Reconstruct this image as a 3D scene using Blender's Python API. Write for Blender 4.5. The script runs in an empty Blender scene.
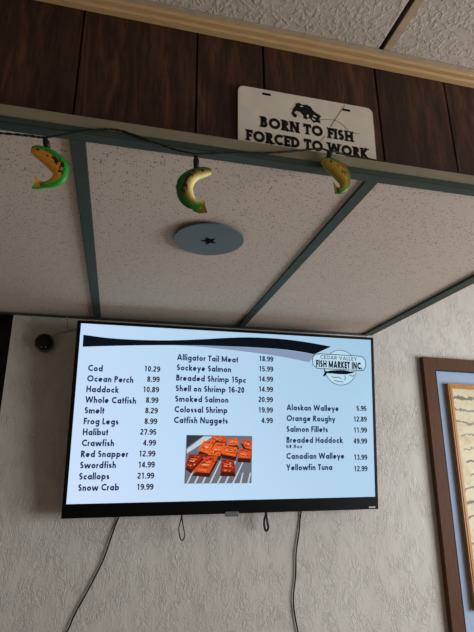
import bpy, bmesh, math, random
from mathutils import Vector, Matrix
random.seed(4)
S = bpy.context.scene
COL = S.collection
S.view_settings.view_transform = 'Standard'
S.view_settings.look = 'None'
S.view_settings.exposure = 0.0

# ------------------------------------------------------------------ colours
def lin(c):
    c = c / 255.0
    return c / 12.92 if c <= 0.04045 else ((c + 0.055) / 1.055) ** 2.4
def rgb(r, g, b, k=1.0):
    return (lin(r) * k, lin(g) * k, lin(b) * k, 1.0)

# ------------------------------------------------------------------ camera
F = 480.365
YAW, PITCH, ROLL = math.radians(13.8366), math.radians(17.3362), math.radians(-0.4405)
H0 = 2.15                                   # height of the low ceiling
CAM = Vector((0.10606, -2.00191, H0 - 0.58864))
fwd = Vector((math.sin(YAW) * math.cos(PITCH), math.cos(YAW) * math.cos(PITCH), math.sin(PITCH)))
rt0 = Vector((math.cos(YAW), -math.sin(YAW), 0.0))
up0 = rt0.cross(fwd)
rt = rt0 * math.cos(ROLL) + up0 * math.sin(ROLL)
upv = -rt0 * math.sin(ROLL) + up0 * math.cos(ROLL)
cd = bpy.data.cameras.new('camera')
cd.sensor_fit = 'VERTICAL'
cd.sensor_height = 24.0
cd.lens = 24.0 * F / 632.0
cd.clip_start = 0.02
cam = bpy.data.objects.new('camera', cd)
COL.objects.link(cam)
M = Matrix((rt, upv, -fwd)).transposed().to_4x4()
M.translation = CAM
cam.matrix_world = M
S.camera = cam

def ray(x, y):
    return rt * ((x - 237.0) / F) - upv * ((y - 316.0) / F) + fwd
def on_y(x, y, Y):                          # photo point -> point on the vertical plane Y
    d = ray(x, y)
    return CAM + d * ((Y - CAM.y) / d.y)
def on_z(x, y, Z):
    d = ray(x, y)
    return CAM + d * ((Z - CAM.z) / d.z)

# ------------------------------------------------------------------ materials
class Nodes:
    def __init__(self, name):
        self.m = bpy.data.materials.new(name)
        self.m.use_nodes = True
        self.t = self.m.node_tree
        self.b = self.t.nodes['Principled BSDF']
    def n(self, kind, **kw):
        nd = self.t.nodes.new(kind)
        for k, v in kw.items():
            if k.startswith('i_'):
                key = k[2:]
                nd.inputs[int(key) if key.isdigit() else key.replace('_', ' ')].default_value = v
            else:
                setattr(nd, k, v)
        return nd
    def l(self, a, b):
        self.t.links.new(a, b)
    def coords(self, scale=(1, 1, 1), kind='Object', rot=(0, 0, 0)):
        tc = self.n('ShaderNodeTexCoord')
        mp = self.n('ShaderNodeMapping')
        mp.inputs['Scale'].default_value = scale
        mp.inputs['Rotation'].default_value = rot
        self.l(tc.outputs[kind], mp.inputs['Vector'])
        return mp.outputs['Vector']
    def noise(self, vec, scale, detail=3, rough=.5, dist=0.0):
        nd = self.n('ShaderNodeTexNoise')
        nd.inputs['Scale'].default_value = scale
        nd.inputs['Detail'].default_value = detail
        nd.inputs['Roughness'].default_value = rough
        nd.inputs['Distortion'].default_value = dist
        self.l(vec, nd.inputs['Vector'])
        return nd.outputs['Fac']
    def ramp(self, fac, stops):
        r = self.n('ShaderNodeValToRGB')
        e = r.color_ramp.elements
        while len(e) < len(stops):
            e.new(0.5)
        for el, (p, c) in zip(e, stops):
            el.position = p
            el.color = c if len(c) == 4 else (*c, 1)
        self.l(fac, r.inputs['Fac'])
        return r.outputs['Color']
    def math(self, op, a, b=None):
        nd = self.n('ShaderNodeMath', operation=op)
        for i, v in enumerate((a, b)):
            if v is None:
                continue
            if isinstance(v, (int, float)):
                nd.inputs[i].default_value = v
            else:
                self.l(v, nd.inputs[i])
        return nd.outputs[0]
    def mix(self, fac, a, b, mode='MIX'):
        nd = self.n('ShaderNodeMix', data_type='RGBA', blend_type=mode)
        for i, v in ((0, fac), (6, a), (7, b)):
            if isinstance(v, (int, float, tuple)):
                nd.inputs[i].default_value = v
            else:
                self.l(v, nd.inputs[i])
        return nd.outputs[2]
    def bump(self, h, strength, dist):
        nd = self.n('ShaderNodeBump')
        nd.inputs['Strength'].default_value = strength
        nd.inputs['Distance'].default_value = dist
        self.l(h, nd.inputs['Height'])
        self.l(nd.outputs['Normal'], self.b.inputs['Normal'])
    def base(self, c):
        if isinstance(c, tuple):
            self.b.inputs['Base Color'].default_value = c
        else:
            self.l(c, self.b.inputs['Base Color'])
    def rough(self, r, spec=0.3):
        self.b.inputs['Roughness'].default_value = r
        self.b.inputs['Specular IOR Level'].default_value = spec

W0 = (0, 0, 0, 1); W1 = (1, 1, 1, 1)

def mottled(name, c, rough=.6, spec=.3, amount=.12, scale=40, bump=0.0, metal=0.0):
    k = Nodes(name)
    v = k.coords()
    f = k.noise(v, scale, 4)
    lo = tuple(x * (1 - amount) for x in c[:3]) + (1,)
    hi = tuple(min(1, x * (1 + amount)) for x in c[:3]) + (1,)
    k.base(k.ramp(f, [(.3, lo), (.7, hi)]))
    k.rough(rough, spec)
    k.b.inputs['Metallic'].default_value = metal
    if bump:
        k.bump(f, bump, .002)
    return k.m

def emit(name, c, strength=1.0):
    k = Nodes(name)
    k.base((0, 0, 0, 1))
    k.rough(.5, .0)
    k.b.inputs['Emission Color'].default_value = c
    k.b.inputs['Emission Strength'].default_value = strength
    return k.m

def stucco():
    k = Nodes('stucco')
    v = k.coords((1, 1, .55))
    n1 = k.noise(v, 64, 3, .6, .9)
    ridg = k.math('ABSOLUTE', k.math('SUBTRACT', n1, .5))
    ridge = k.ramp(ridg, [(.0, W1), (.04, (.35, .35, .35)), (.10, W0)])
    n2 = k.noise(v, 17, 3, .55, .5)
    mask = k.ramp(n2, [(.36, W0), (.60, W1)])
    r2 = k.mix(1.0, ridge, mask, 'MULTIPLY')
    fine = k.noise(v, 150, 3)
    swell = k.noise(v, 26, 2)
    h = k.math('ADD', k.math('MULTIPLY', r2, .65), k.math('ADD', k.math('MULTIPLY', fine, .30), k.math('MULTIPLY', swell, .7)))
    k.bump(h, .62, .005)
    tone = k.ramp(k.noise(v, 3.2, 4), [(.3, rgb(196, 191, 184)), (.7, rgb(208, 204, 198))])
    k.base(k.mix(k.math('MULTIPLY', r2, .05), tone, rgb(120, 110, 100)))
    k.rough(.85, .15)
    return k.m

def pitted_tile():
    k = Nodes('pitted ceiling tile')
    v = k.coords((1, 1.5, 1))
    vo = k.n('ShaderNodeTexVoronoi', feature='F1', i_Scale=150.0, i_Randomness=1.0)
    k.l(v, vo.inputs['Vector'])
    sep = k.n('ShaderNodeSeparateColor')
    k.l(vo.outputs['Color'], sep.inputs[0])
    size = k.ramp(sep.outputs[0], [(.12, W0), (1.0, (.47, .47, .47))])
    d = k.math('SUBTRACT', size, vo.outputs['Distance'])
    wob = k.math('MULTIPLY', k.math('SUBTRACT', k.noise(v, 300, 2), .5), .35)
    pit = k.ramp(k.math('ADD', d, wob), [(.0, W0), (.09, W1)])
    fine = k.noise(v, 260, 3)
    tone = k.ramp(fine, [(.3, rgb(190, 175, 162)), (.7, rgb(212, 198, 185))])
    k.base(k.mix(k.math('MULTIPLY', pit, .62), tone, rgb(92, 70, 52)))
    k.bump(k.math('SUBTRACT', k.math('MULTIPLY', fine, .25), pit), .5, .002)
    k.rough(.9, .1)
    return k.m

def blistered_tile():
    k = Nodes('blistered ceiling tile')
    v = k.coords()
    n1 = k.noise(v, 70, 2, .5, .8)
    h = k.ramp(n1, [(.47, W0), (.66, W1)])
    k.bump(h, .38, .0035)
    k.base(k.ramp(k.noise(v, 140, 3), [(.3, rgb(176, 162, 150)), (.7, rgb(194, 181, 168))]))
    k.rough(.85, .15)
    return k.m

def walnut():
    k = Nodes('dark walnut panelling')
    geo = k.n('ShaderNodeNewGeometry')
    tc = k.n('ShaderNodeTexCoord')
    off = k.n('ShaderNodeVectorMath', operation='ADD')
    sc = k.n('ShaderNodeVectorMath', operation='SCALE')
    comb = k.n('ShaderNodeCombineXYZ')
    k.l(geo.outputs['Random Per Island'], comb.inputs[0])
    k.l(geo.outputs['Random Per Island'], comb.inputs[2])
    k.l(comb.outputs[0], sc.inputs[0]); sc.inputs['Scale'].default_value = 31.0
    k.l(tc.outputs['Object'], off.inputs[0]); k.l(sc.outputs[0], off.inputs[1])
    mp = k.n('ShaderNodeMapping'); mp.inputs['Scale'].default_value = (1, 1, .12)
    k.l(off.outputs[0], mp.inputs['Vector'])
    v = mp.outputs['Vector']
    big = k.noise(v, 8, 2, .5, .5)
    rings = k.math('FRACT', k.math('MULTIPLY', big, 9.0))
    ring = k.ramp(rings, [(.0, W0), (.35, W1), (.8, (.55, .55, .55)), (1, W0)])
    fine = k.noise(v, 120, 5, .7)
    blot = k.noise(v, 14, 4, .6, 1.0)
    c1 = k.ramp(blot, [(.3, rgb(48, 29, 22)), (.5, rgb(84, 50, 36)), (.72, rgb(112, 70, 49))])
    c2 = k.mix(k.math('MULTIPLY', ring, .75), c1, rgb(40, 25, 20))
    streak = k.ramp(fine, [(.38, W1), (.55, W0)])
    c3 = k.mix(k.math('MULTIPLY', streak, .7), c2, rgb(26, 17, 14))
    k.base(c3)
    k.bump(fine, .25, .002)
    k.rough(.5, .3)
    return k.m

def oak(name, c, along=(12, 12, 1), amount=.25, rough=.5):
    k = Nodes(name)
    v = k.coords(along)
    f = k.noise(v, 22, 4, .6, .4)
    lo = tuple(x * (1 - amount) for x in c[:3]) + (1,)
    k.base(k.ramp(f, [(.35, lo), (.62, c)]))
    k.bump(f, .2, .001)
    k.rough(rough, .3)
    return k.m

def vcol(name, rough=.45):
    k = Nodes(name)
    a = k.n('ShaderNodeVertexColor', layer_name='paint')
    v = k.coords()
    f = k.ramp(k.noise(v, 260, 2), [(.3, (.78, .78, .78)), (.65, W1)])
    k.base(k.mix(1.0, a.outputs['Color'], f, 'MULTIPLY'))
    k.rough(rough, .4)
    return k.m

def print_mat():
    k = Nodes('faded print of drawn rows')
    tc = k.n('ShaderNodeTexCoord')
    sp = k.n('ShaderNodeSeparateXYZ')
    k.l(tc.outputs['Object'], sp.inputs[0])
    v = k.coords((1, 1, 1))
    wob = k.math('MULTIPLY', k.math('SUBTRACT', k.noise(v, 22, 4, .6), .5), .055)
    z = k.math('ADD', sp.outputs[2], wob)
    row = k.math('FRACT', k.math('MULTIPLY', k.math('ADD', z, 3.0), 1 / .058))
    dist = k.math('ABSOLUTE', k.math('SUBTRACT', row, .5))
    width = k.math('MULTIPLY', k.noise(v, 16, 3), .19)
    stroke = k.ramp(k.math('SUBTRACT', width, dist), [(.0, W0), (.03, W1)])
    gap = k.ramp(k.noise(v, 9, 2), [(.40, W0), (.47, W1)])
    s = k.mix(1.0, stroke, gap, 'MULTIPLY')
    paper = k.ramp(k.noise(v, 18, 5, .7), [(.3, rgb(184, 168, 134)), (.5, rgb(210, 198, 166)), (.7, rgb(204, 202, 184))])
    ink = k.ramp(k.noise(v, 7, 2), [(.4, rgb(62, 62, 48)), (.6, rgb(104, 112, 108))])
    k.base(k.mix(k.math('MULTIPLY', s, .8), paper, ink))
    k.rough(.5, .3)
    return k.m

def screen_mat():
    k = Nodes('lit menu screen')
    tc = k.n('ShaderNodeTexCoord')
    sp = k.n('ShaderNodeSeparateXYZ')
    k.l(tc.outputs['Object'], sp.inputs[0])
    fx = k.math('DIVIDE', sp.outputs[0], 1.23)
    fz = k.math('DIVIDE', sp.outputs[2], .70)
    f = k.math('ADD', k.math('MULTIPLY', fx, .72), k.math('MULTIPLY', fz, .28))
    c = k.ramp(f, [(.05, rgb(205, 225, 252)), (.45, rgb(186, 216, 242)), (.95, rgb(160, 198, 224))])  # viewing-angle falloff painted into the emission: brighter lower left, dimmer upper right
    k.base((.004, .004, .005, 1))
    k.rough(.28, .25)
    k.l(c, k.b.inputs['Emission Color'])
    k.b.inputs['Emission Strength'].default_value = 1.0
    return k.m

MT = dict(
    stucco=stucco(), pit=pitted_tile(), blister=blistered_tile(), walnut=walnut(),
    teal=mottled('blue grey painted metal', rgb(60, 71, 64), .55, .2, .08),
    olive=mottled('drab olive painted board', rgb(138, 130, 106), .6, .3, .10, 18),
    tan=mottled('tan painted metal', rgb(172, 152, 126), .5, .3, .08),
    crown=oak('honey wood moulding', rgb(194, 158, 108), (1, 12, 12), .18),
    plate=mottled('cream plastic', rgb(222, 212, 196), .4, .4, .05, 30),
    ink=mottled('black print', rgb(22, 20, 20), .6, .2, .1),
    pencil=mottled('grey print', rgb(118, 108, 96), .6, .2, .1),
    black=mottled('black plastic', rgb(7, 8, 10), .45, .12, .1),
    matte=mottled('matte black plastic', rgb(12, 12, 13), .6, .3, .1),
    badge=mottled('dark grey badge plastic', rgb(104, 106, 108), .4, .4, .1),
    mark=mottled('pale maker mark', rgb(190, 190, 190), .5, .3, .05),
    cord=mottled('dark cord rubber', rgb(12, 11, 12), .6, .12, .1),
    wire=mottled('dark green light string wire', rgb(24, 30, 24), .5, .3, .1),
    disc=mottled('slate blue painted cover', rgb(88, 99, 97), .5, .35, .06, 25),
    void=mottled('dark hollow', rgb(10, 9, 9), .9, .05, .1),
    paint=vcol('painted moulded plastic'),
    brown=oak('dark brown frame wood', rgb(90, 55, 34), (14, 14, 1.2), .35, .7),
    gold=oak('honey pine frame wood', rgb(186, 128, 62), (14, 14, 1.5), .25, .4),
    mat=mottled('blue grey mat board', rgb(160, 176, 204), .8, .15, .04, 60),
    plaque=mottled('dark bronze plaque', rgb(62, 62, 48), .5, .4, .2),
    prnt=print_mat(),
    door=oak('near black stained door', rgb(26, 17, 14), (14, 14, 1), .3, .6),
    floor=mottled('brown floor tile', rgb(134, 116, 98), .5, .3, .12, 6),
    plainwall=mottled('beige painted wall', rgb(190, 180, 168), .8, .15, .04, 12),
    steel=mottled('grey bracket steel', rgb(70, 70, 72), .4, .5, .08, 40, 0, .6),
    pale=mottled('pale cable', rgb(150, 140, 122), .5, .3, .06),
    white=mottled('white window frame', rgb(225, 222, 216), .5, .3, .03),
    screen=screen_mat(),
    s_black=emit('screen black', rgb(14, 18, 26)),
    s_navy=emit('screen navy', rgb(38, 54, 86)),
    s_grey=emit('screen charcoal', rgb(48, 54, 68)),
    s_mid=emit('screen slate', rgb(112, 128, 146)),
    s_swoosh=emit('screen pale slate', rgb(134, 154, 184)),
    s_halo=emit('screen pale blue', rgb(186, 218, 236)),
)

# ------------------------------------------------------------------ mesh helpers
def obj(name, bm, mats, parent=None, smooth=False, recalc=True):
    if recalc:
        bmesh.ops.recalc_face_normals(bm, faces=bm.faces)
    me = bpy.data.meshes.new(name)
    bm.to_mesh(me)
    bm.free()
    if not isinstance(mats, (list, tuple)):
        mats = [mats]
    for m in mats:
        me.materials.append(m)
    if smooth:
        for p in me.polygons:
            p.use_smooth = True
    o = bpy.data.objects.new(name, me)
    COL.objects.link(o)
    if parent:
        o.parent = parent
    return o
def box(bm, a, b, bevel=0.0, mi=0):
    a, b = Vector(a), Vector(b)
    r = bmesh.ops.create_cube(bm, size=1.0)
    vs = r['verts']
    for v in vs:
        v.co = Vector([(a[i] + b[i]) / 2 + v.co[i] * (b[i] - a[i]) for i in range(3)])
    fs = list({f for v in vs for f in v.link_faces})
    for f in fs:
        f.material_index = mi
    if bevel:
        es = list({e for f in fs for e in f.edges})
        bmesh.ops.bevel(bm, geom=es, offset=bevel, segments=2, affect='EDGES', profile=.5)
def tube(bm, pts, r, seg=8, mi=0):
    pts = [Vector(p) for p in pts]
    rings = []
    prev = None
    for i, p in enumerate(pts):
        d = (pts[min(i + 1, len(pts) - 1)] - pts[max(i - 1, 0)]).normalized()
        if prev is None:
            a = d.orthogonal().normalized()
        else:
            a = (prev - d * prev.dot(d))
            a = a.normalized() if a.length > 1e-6 else d.orthogonal().normalized()
        prev = a
        b = d.cross(a)
        rr = r[i] if isinstance(r, (list, tuple)) else r
        rings.append([bm.verts.new(p + (a * math.cos(t) + b * math.sin(t)) * rr) for t in [2 * math.pi * k / seg for k in range(seg)]])
    for A, B in zip(rings, rings[1:]):
        for k in range(seg):
            f = bm.faces.new((A[k], A[(k + 1) % seg], B[(k + 1) % seg], B[k]))
            f.material_index = mi
    for R_ in (rings[0], rings[-1]):
        bm.faces.new(R_).material_index = mi
def curve(pts, n=8):                        # smooth path through points (Catmull-Rom)
    P = [Vector(p) for p in pts]
    P = [P[0] * 2 - P[1]] + P + [P[-1] * 2 - P[-2]]
    out = []
    for i in range(1, len(P) - 2):
        p0, p1, p2, p3 = P[i - 1:i + 3]
        for k in range(n):
            t = k / n
            out.append(.5 * ((2 * p1) + (p2 - p0) * t + (2 * p0 - 5 * p1 + 4 * p2 - p3) * t * t + (3 * p1 - p0 - 3 * p2 + p3) * t ** 3))
    out.append(P[-2])
    return out
def lathe(bm, prof, axis_o, axis_d, seg=32, mi=0):  # prof: (radius, along)
    d = Vector(axis_d).normalized()
    a = d.orthogonal().normalized(); b = d.cross(a); o = Vector(axis_o)
    rings = []
    for (r, h) in prof:
        rings.append([bm.verts.new(o + d * h + (a * math.cos(2 * math.pi * k / seg) + b * math.sin(2 * math.pi * k / seg)) * max(r, 1e-5)) for k in range(seg)])
    for A, B in zip(rings, rings[1:]):
        for k in range(seg):
            bm.faces.new((A[k], A[(k + 1) % seg], B[(k + 1) % seg], B[k])).material_index = mi
    bm.faces.new(rings[0]).material_index = mi
    bm.faces.new(rings[-1]).material_index = mi
def prism(bm, prof, x0, x1, mi=0):          # closed (y, z) outline pushed along x
    A = [bm.verts.new((x0, y, z)) for y, z in prof]
    B = [bm.verts.new((x1, y, z)) for y, z in prof]
    n = len(prof)
    for k in range(n):
        bm.faces.new((A[k], A[(k + 1) % n], B[(k + 1) % n], B[k])).material_index = mi
    bm.faces.new(A).material_index = mi
    bm.faces.new(B).material_index = mi
def thing(name, label, cat, loc=(0, 0, 0), rot=(0, 0, 0), group=None):
    o = bpy.data.objects.new(name, None)
    o.empty_display_size = .05
    COL.objects.link(o)
    o.location = loc
    o.rotation_euler = rot
    return tag(o, label, cat, group)
def tag(o, label, cat, group=None):
    o['label'] = label
    o['category'] = cat
    if group:
        o['group'] = group
    return o
def struct(o):
    o['kind'] = 'structure'
    return o

# ------------------------------------------------------------------ stroke lettering
def arc(cx, cy, rx, ry, a0, a1, n=12):
    return [(cx + rx * math.cos(math.radians(a0 + (a1 - a0) * k / n)), cy + ry * math.sin(math.radians(a0 + (a1 - a0) * k / n))) for k in range(n + 1)]
WIDE = 1.16
def glyph(c, w):
    adv, st = raw_glyph(c, w)
    if c in "ilI.' -" or len(st) == 0:
        return adv, st
    k = 1.04 if c in 'tfrj0123456789' else WIDE
    return adv * k, [[(x * k, y) for x, y in p] for p in st]
def raw_glyph(c, w, X=.66):
    s = w / 2
    R = X / 2; r = R - s
    def ring(cx): return arc(cx, R, r, r, 0, 360, 20)
    def V(x, a=0, b=1): return [(x, a), (x, b)]
    G = None
    if c == ' ': return .30, []
    if c == '.': return w + .06, [[(.03 + s, 0), (.03 + s, w)]]
    if c == '-': return .36, [[(.04, .36), (.32, .36)]]
    if c == '#': return .6, [V(.2), V(.4), [(.05, .35), (.55, .35)], [(.05, .65), (.55, .65)]]
    # lower case
    if c == 'o': return 2 * R, [ring(R)]
    if c == 'a': return 2 * R, [ring(R), V(2 * R - s, 0, X)]
    if c == 'd': return 2 * R, [ring(R), V(2 * R - s, 0, 1.04)]
    if c == 'b': return 2 * R, [ring(R), V(s, 0, 1.04)]
    if c == 'p': return 2 * R, [ring(R), V(s, -.3, X)]
    if c == 'q': return 2 * R, [ring(R), V(2 * R - s, -.3, X)]
    if c == 'g': return 2 * R, [ring(R), [(2 * R - s, X), (2 * R - s, -.08)] + arc(R, -.08, r, .22 - s * .5, 0, -150, 8)]
    if c == 'c': return 1.62 * R, [arc(R, R, r, r, 48, 312, 14)]
    if c == 'e': return 2 * R, [[(s * 1.2, R * .93), (2 * R - s, R * .93)], arc(R, R, r, r, -5, 315, 16)]
    if c == 'n': return .56, [V(s, 0, X), arc(.28, X - .28, .28 - s, .28 - s, 180, 0, 8) + [(.56 - s, 0)]]
    if c == 'h': return .56, [V(s, 0, 1.04), arc(.28, X - .28, .28 - s, .28 - s, 180, 0, 8) + [(.56 - s, 0)]]
    if c == 'u': return .56, [V(.56 - s, 0, X), [(s, X)] + arc(.28, .28, .28 - s, .28 - s, 180, 360, 8)]
    if c == 'm': return .92, [V(s, 0, X)] + [arc(q, X - .24, .24 - s * .8, .24 - s, 180, 0, 8) + [(q + .24 - s * .8, 0)] for q in (.25, .66)]
    if c == 'r': return .38, [V(s, 0, X), arc(.3, X - .28, .3 - s, .28 - s, 180, 75, 6)]
    if c == 's': return .46, [arc(.23, X - s - (X - w) / 4, .23 - s, (X - w) / 4, 30, 270, 9)[:-1] + arc(.23, s + (X - w) / 4, .23 - s, (X - w) / 4, 90, -150, 9)]
    if c == 't': return .36, [V(.18, 0, .92), [(0, X - s), (.36, X - s)]]
    if c == 'f': return .38, [V(.17, 0, .8) + arc(.36, .8, .19, .2, 180, 90, 5), [(0, X - s), (.36, X - s)]]
    if c == 'i': return w, [V(s, 0, X), [(s, .8), (s, .8 + w * 1.05)]]
    if c == 'l': return w, [V(s, 0, 1.04)]
    if c == 'k': return .56, [V(s, 0, 1.04), [(s, .26), (.48, X)], [(.2, .36), (.52, 0)]]
    if c == 'w': return .94, [[(s * .6, X), (.25, 0), (.47, X * .95), (.69, 0), (.94 - s * .6, X)]]
    if c == 'v': return .6, [[(s * .6, X), (.3, 0), (.6 - s * .6, X)]]
    if c == 'x': return .58, [[(s, X), (.58 - s, 0)], [(s, 0), (.58 - s, X)]]
    if c == 'y': return .6, [[(s * .6, X), (.32, .05)], [(.6 - s * .6, X), (.2, -.3)]]
    # capitals
    if c == 'A': return .82, [[(s * .8, 0), (.41, .98), (.82 - s * .8, 0)], [(.2, .27), (.62, .27)]]
    if c == 'B': return .6, [V(s), [(s, 1 - s), (.3, 1 - s)] + arc(.32, .76, .24 - s, .24 - s, 90, -90, 8) + [(s, .52)], [(.3, .52)] + arc(.33, .26 + s * .5, .27 - s, .26 - s * .5, 90, -90, 8) + [(s, s)]]
    if c == 'C': return .78, [arc(.5, .5, .5 - s, .5 - s, 50, 310, 16)]
    if c == 'D': return .76, [V(s), [(s, 1 - s), (.26, 1 - s)] + arc(.26, .5, .5 - s, .5 - s, 90, -90, 12) + [(s, s)]]
    if c == 'E': return .52, [V(s), [(s, 1 - s), (.52, 1 - s)], [(s, .5), (.48, .5)], [(s, s), (.52, s)]]
    if c == 'F': return .5, [V(s), [(s, 1 - s), (.5, 1 - s)], [(s, .5), (.46, .5)]]
    if c == 'H': return .74, [V(s), V(.74 - s), [(s, .5), (.74 - s, .5)]]
    if c == 'I': return w, [V(s)]
    if c == 'K': return .68, [V(s), [(s, .4), (.6, 1)], [(.22, .52), (.64, 0)]]
    if c == 'L': return .46, [V(s), [(s, s), (.46, s)]]
    if c == 'M': return .96, [V(s), V(.96 - s), [(s, .95), (.48, .1), (.96 - s, .95)]]
    if c == 'N': return .8, [V(s), V(.8 - s), [(s, .96), (.8 - s, .04)]]
    if c == 'O': return 1.0, [arc(.5, .5, .5 - s, .5 - s, 0, 360, 24)]
    if c == 'P': return .58, [V(s), [(s, 1 - s), (.3, 1 - s)] + arc(.3, .7, .28 - s, .3 - s, 90, -90, 8) + [(s, .4 + s)]]
    if c == 'R': return .62, [V(s), [(s, 1 - s), (.3, 1 - s)] + arc(.31, .72, .28 - s, .28 - s, 90, -90, 8) + [(s, .44 + s)], [(.26, .46), (.56, 0)]]
    if c == 'S': return .56, [arc(.28, 1 - s - (1 - w) / 4, .27 - s, (1 - w) / 4, 30, 270, 10)[:-1] + arc(.28, s + (1 - w) / 4, .28 - s, (1 - w) / 4, 90, -150, 10)]
    if c == 'T': return .56, [V(.28), [(0, 1 - s), (.56, 1 - s)]]
    if c == 'U': return .68, [[(s, 1), (s, .34)] + arc(.34, .34, .34 - s, .34 - s, 180, 360, 10) + [(.68 - s, 1)]]
    if c == 'V': return .78, [[(s * .8, 1), (.39, .02), (.78 - s * .8, 1)]]
    if c == 'W': return 1.16, [[(s * .7, 1), (.31, .04), (.58, .96), (.85, .04), (1.16 - s * .7, 1)]]
    if c == 'Y': return .74, [V(.37, 0, .46), [(s * .8, 1), (.37, .42), (.74 - s * .8, 1)]]
    # figures
    q = .6
    if c == '0': return q, [arc(.29, .5, .27 - s * .8, .5 - s, 0, 360, 18)]
    if c == '1': return q, [V(.34), [(.34, .96), (.14, .76)]]
    if c == '2': return q, [arc(.28, .71, .25 - s * .5, .29 - s, 165, -35, 10) + [(.05, s)], [(.05, s), (.54, s)]]
    if c == '3': return q, [arc(.27, .74, .23 - s * .5, .26 - s, 155, -90, 9), arc(.28, .27, .26 - s * .5, .27 - s, 90, -155, 10)]
    if c == '4': return q, [V(.4), [(.4, .97), (.05, .3)], [(.03, .27), (.56, .27)]]
    if c == '5': return q, [[(.5, 1 - s), (.14, 1 - s), (.1, .52)] + arc(.28, .33, .26 - s * .5, .33 - s, 130, -150, 11)]
    if c == '6': return q, [arc(.29, .32, .26 - s * .5, .32 - s, 0, 360, 14), [(.06, .35)] + arc(.33, .5, .29, .5 - s, 175, 60, 7)]
    if c == '7': return q, [[(.03, 1 - s), (.54, 1 - s), (.22, 0)]]
    if c == '8': return q, [arc(.29, .745, .22 - s * .4, .255 - s, 0, 360, 14), arc(.29, .27, .25 - s * .4, .27 - s, 0, 360, 14)]
    if c == '9': return q, [arc(.29, .68, .26 - s * .5, .32 - s, 0, 360, 14), [(.52, .65)] + arc(.25, .5, .29, .5 - s, -5, -120, 7)]
    raise ValueError(c)
def ribbon(bm, pts, w, put, mi):
    n = len(pts)
    closed = n > 3 and math.dist(pts[0], pts[-1]) < 1e-6
    for i in range(1, n - 1):               # a sharp corner splits the stroke in two
        a = Vector(pts[i][:2]) - Vector(pts[i - 1][:2]); b = Vector(pts[i + 1][:2]) - Vector(pts[i][:2])
        if a.length > 1e-9 and b.length > 1e-9 and a.normalized().dot(b.normalized()) < .1:
            ribbon(bm, pts[:i + 1], w, put, mi); ribbon(bm, pts[i:], w, put, mi)
            return
    P = [Vector((p[0], p[1])) for p in pts]
    Lr = []
    for i in range(n):
        a = P[i - 1] if i > 0 else (P[-2] if closed else None)
        b = P[i + 1] if i < n - 1 else (P[1] if closed else None)
        d1 = (P[i] - a).normalized() if a is not None and (P[i] - a).length > 1e-9 else None
        d2 = (b - P[i]).normalized() if b is not None and (b - P[i]).length > 1e-9 else None
        d1 = d1 or d2; d2 = d2 or d1
        n1 = Vector((-d1.y, d1.x)); n2 = Vector((-d2.y, d2.x))
        m = n1 + n2
        m = m.normalized() if m.length > 1e-6 else n1
        k = min(1.0 / max(m.dot(n1), .3), 1.2)
        Lr.append((P[i] + m * (w / 2 * k), P[i] - m * (w / 2 * k)))
    vs = [(bm.verts.new(put(*l)), bm.verts.new(put(*r))) for l, r in Lr]
    for A, B in zip(vs, vs[1:]):
        try:
            bm.faces.new((A[0], A[1], B[1], B[0])).material_index = mi
        except ValueError:
            pass
def text_width(t, w, gap):
    return sum(glyph(c, w)[0] + gap for c in t) - gap
def write(bm, t, put, size, w=.19, gap=.07, sx=1.0, slab=False, mi=0, right=False):
    x = -text_width(t, w, gap) if right else 0.0
    for c in t:
        adv, strokes = glyph(c, w)
        for st in strokes:
            ribbon(bm, [(x + px, py) for px, py in st], w, lambda u, v: put(u * size * sx, v * size), mi)
            if slab and len(st) >= 2:
                for e, nb in ((st[0], st[1]), (st[-1], st[-2])):
                    if abs(e[0] - nb[0]) < abs(e[1] - nb[1]) and (e[1] < .09 or e[1] > .91):
                        y = .07 if e[1] < .5 else .93
                        ribbon(bm, [(x + e[0] - w * .85, y), (x + e[0] + w * .85, y)], .14, lambda u, v: put(u * size * sx, v * size), mi)
            if slab and c in 'TFE' and abs(st[0][1] - st[-1][1]) < .01 and st[0][1] > .8:
                for e in (st[0], st[-1]) if c == 'T' else (st[-1],):
                    ribbon(bm, [(x + e[0], 1.0), (x + e[0], .66)], .13, lambda u, v: put(u * size * sx, v * size), mi)
        x += adv + gap
    return x * size * sx
def poly(bm, pts, mi=0):
    f = bm.faces.new([bm.verts.new(p) for p in pts])
    f.material_index = mi
    return f

# ================================================================== THE SETTING
XL = -.326                                  # left end of the stucco wall
XR, YF = 3.1, -4.2
LIP = -1.215                                # front face of the soffit edge
PAN = -1.170                                # face of the wood panelling
XS = 1.235                                  # right end of the soffit
HZ = H0 + .362                              # high ceiling

bm = bmesh.new(); box(bm, (-2.1, YF, -.06), (XR + .1, .2, 0)); struct(obj('floor', bm, MT['floor']))
bm = bmesh.new(); box(bm, (XL, 0, 0), (XR, .1, HZ)); struct(obj('wall_back', bm, MT['stucco']))
bm = bmesh.new(); box(bm, (-2.1, YF, 0), (-2.0, .1, HZ)); struct(obj('wall_left', bm, MT['plainwall']))  # unseen left wall, added to keep the left side darker
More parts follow.
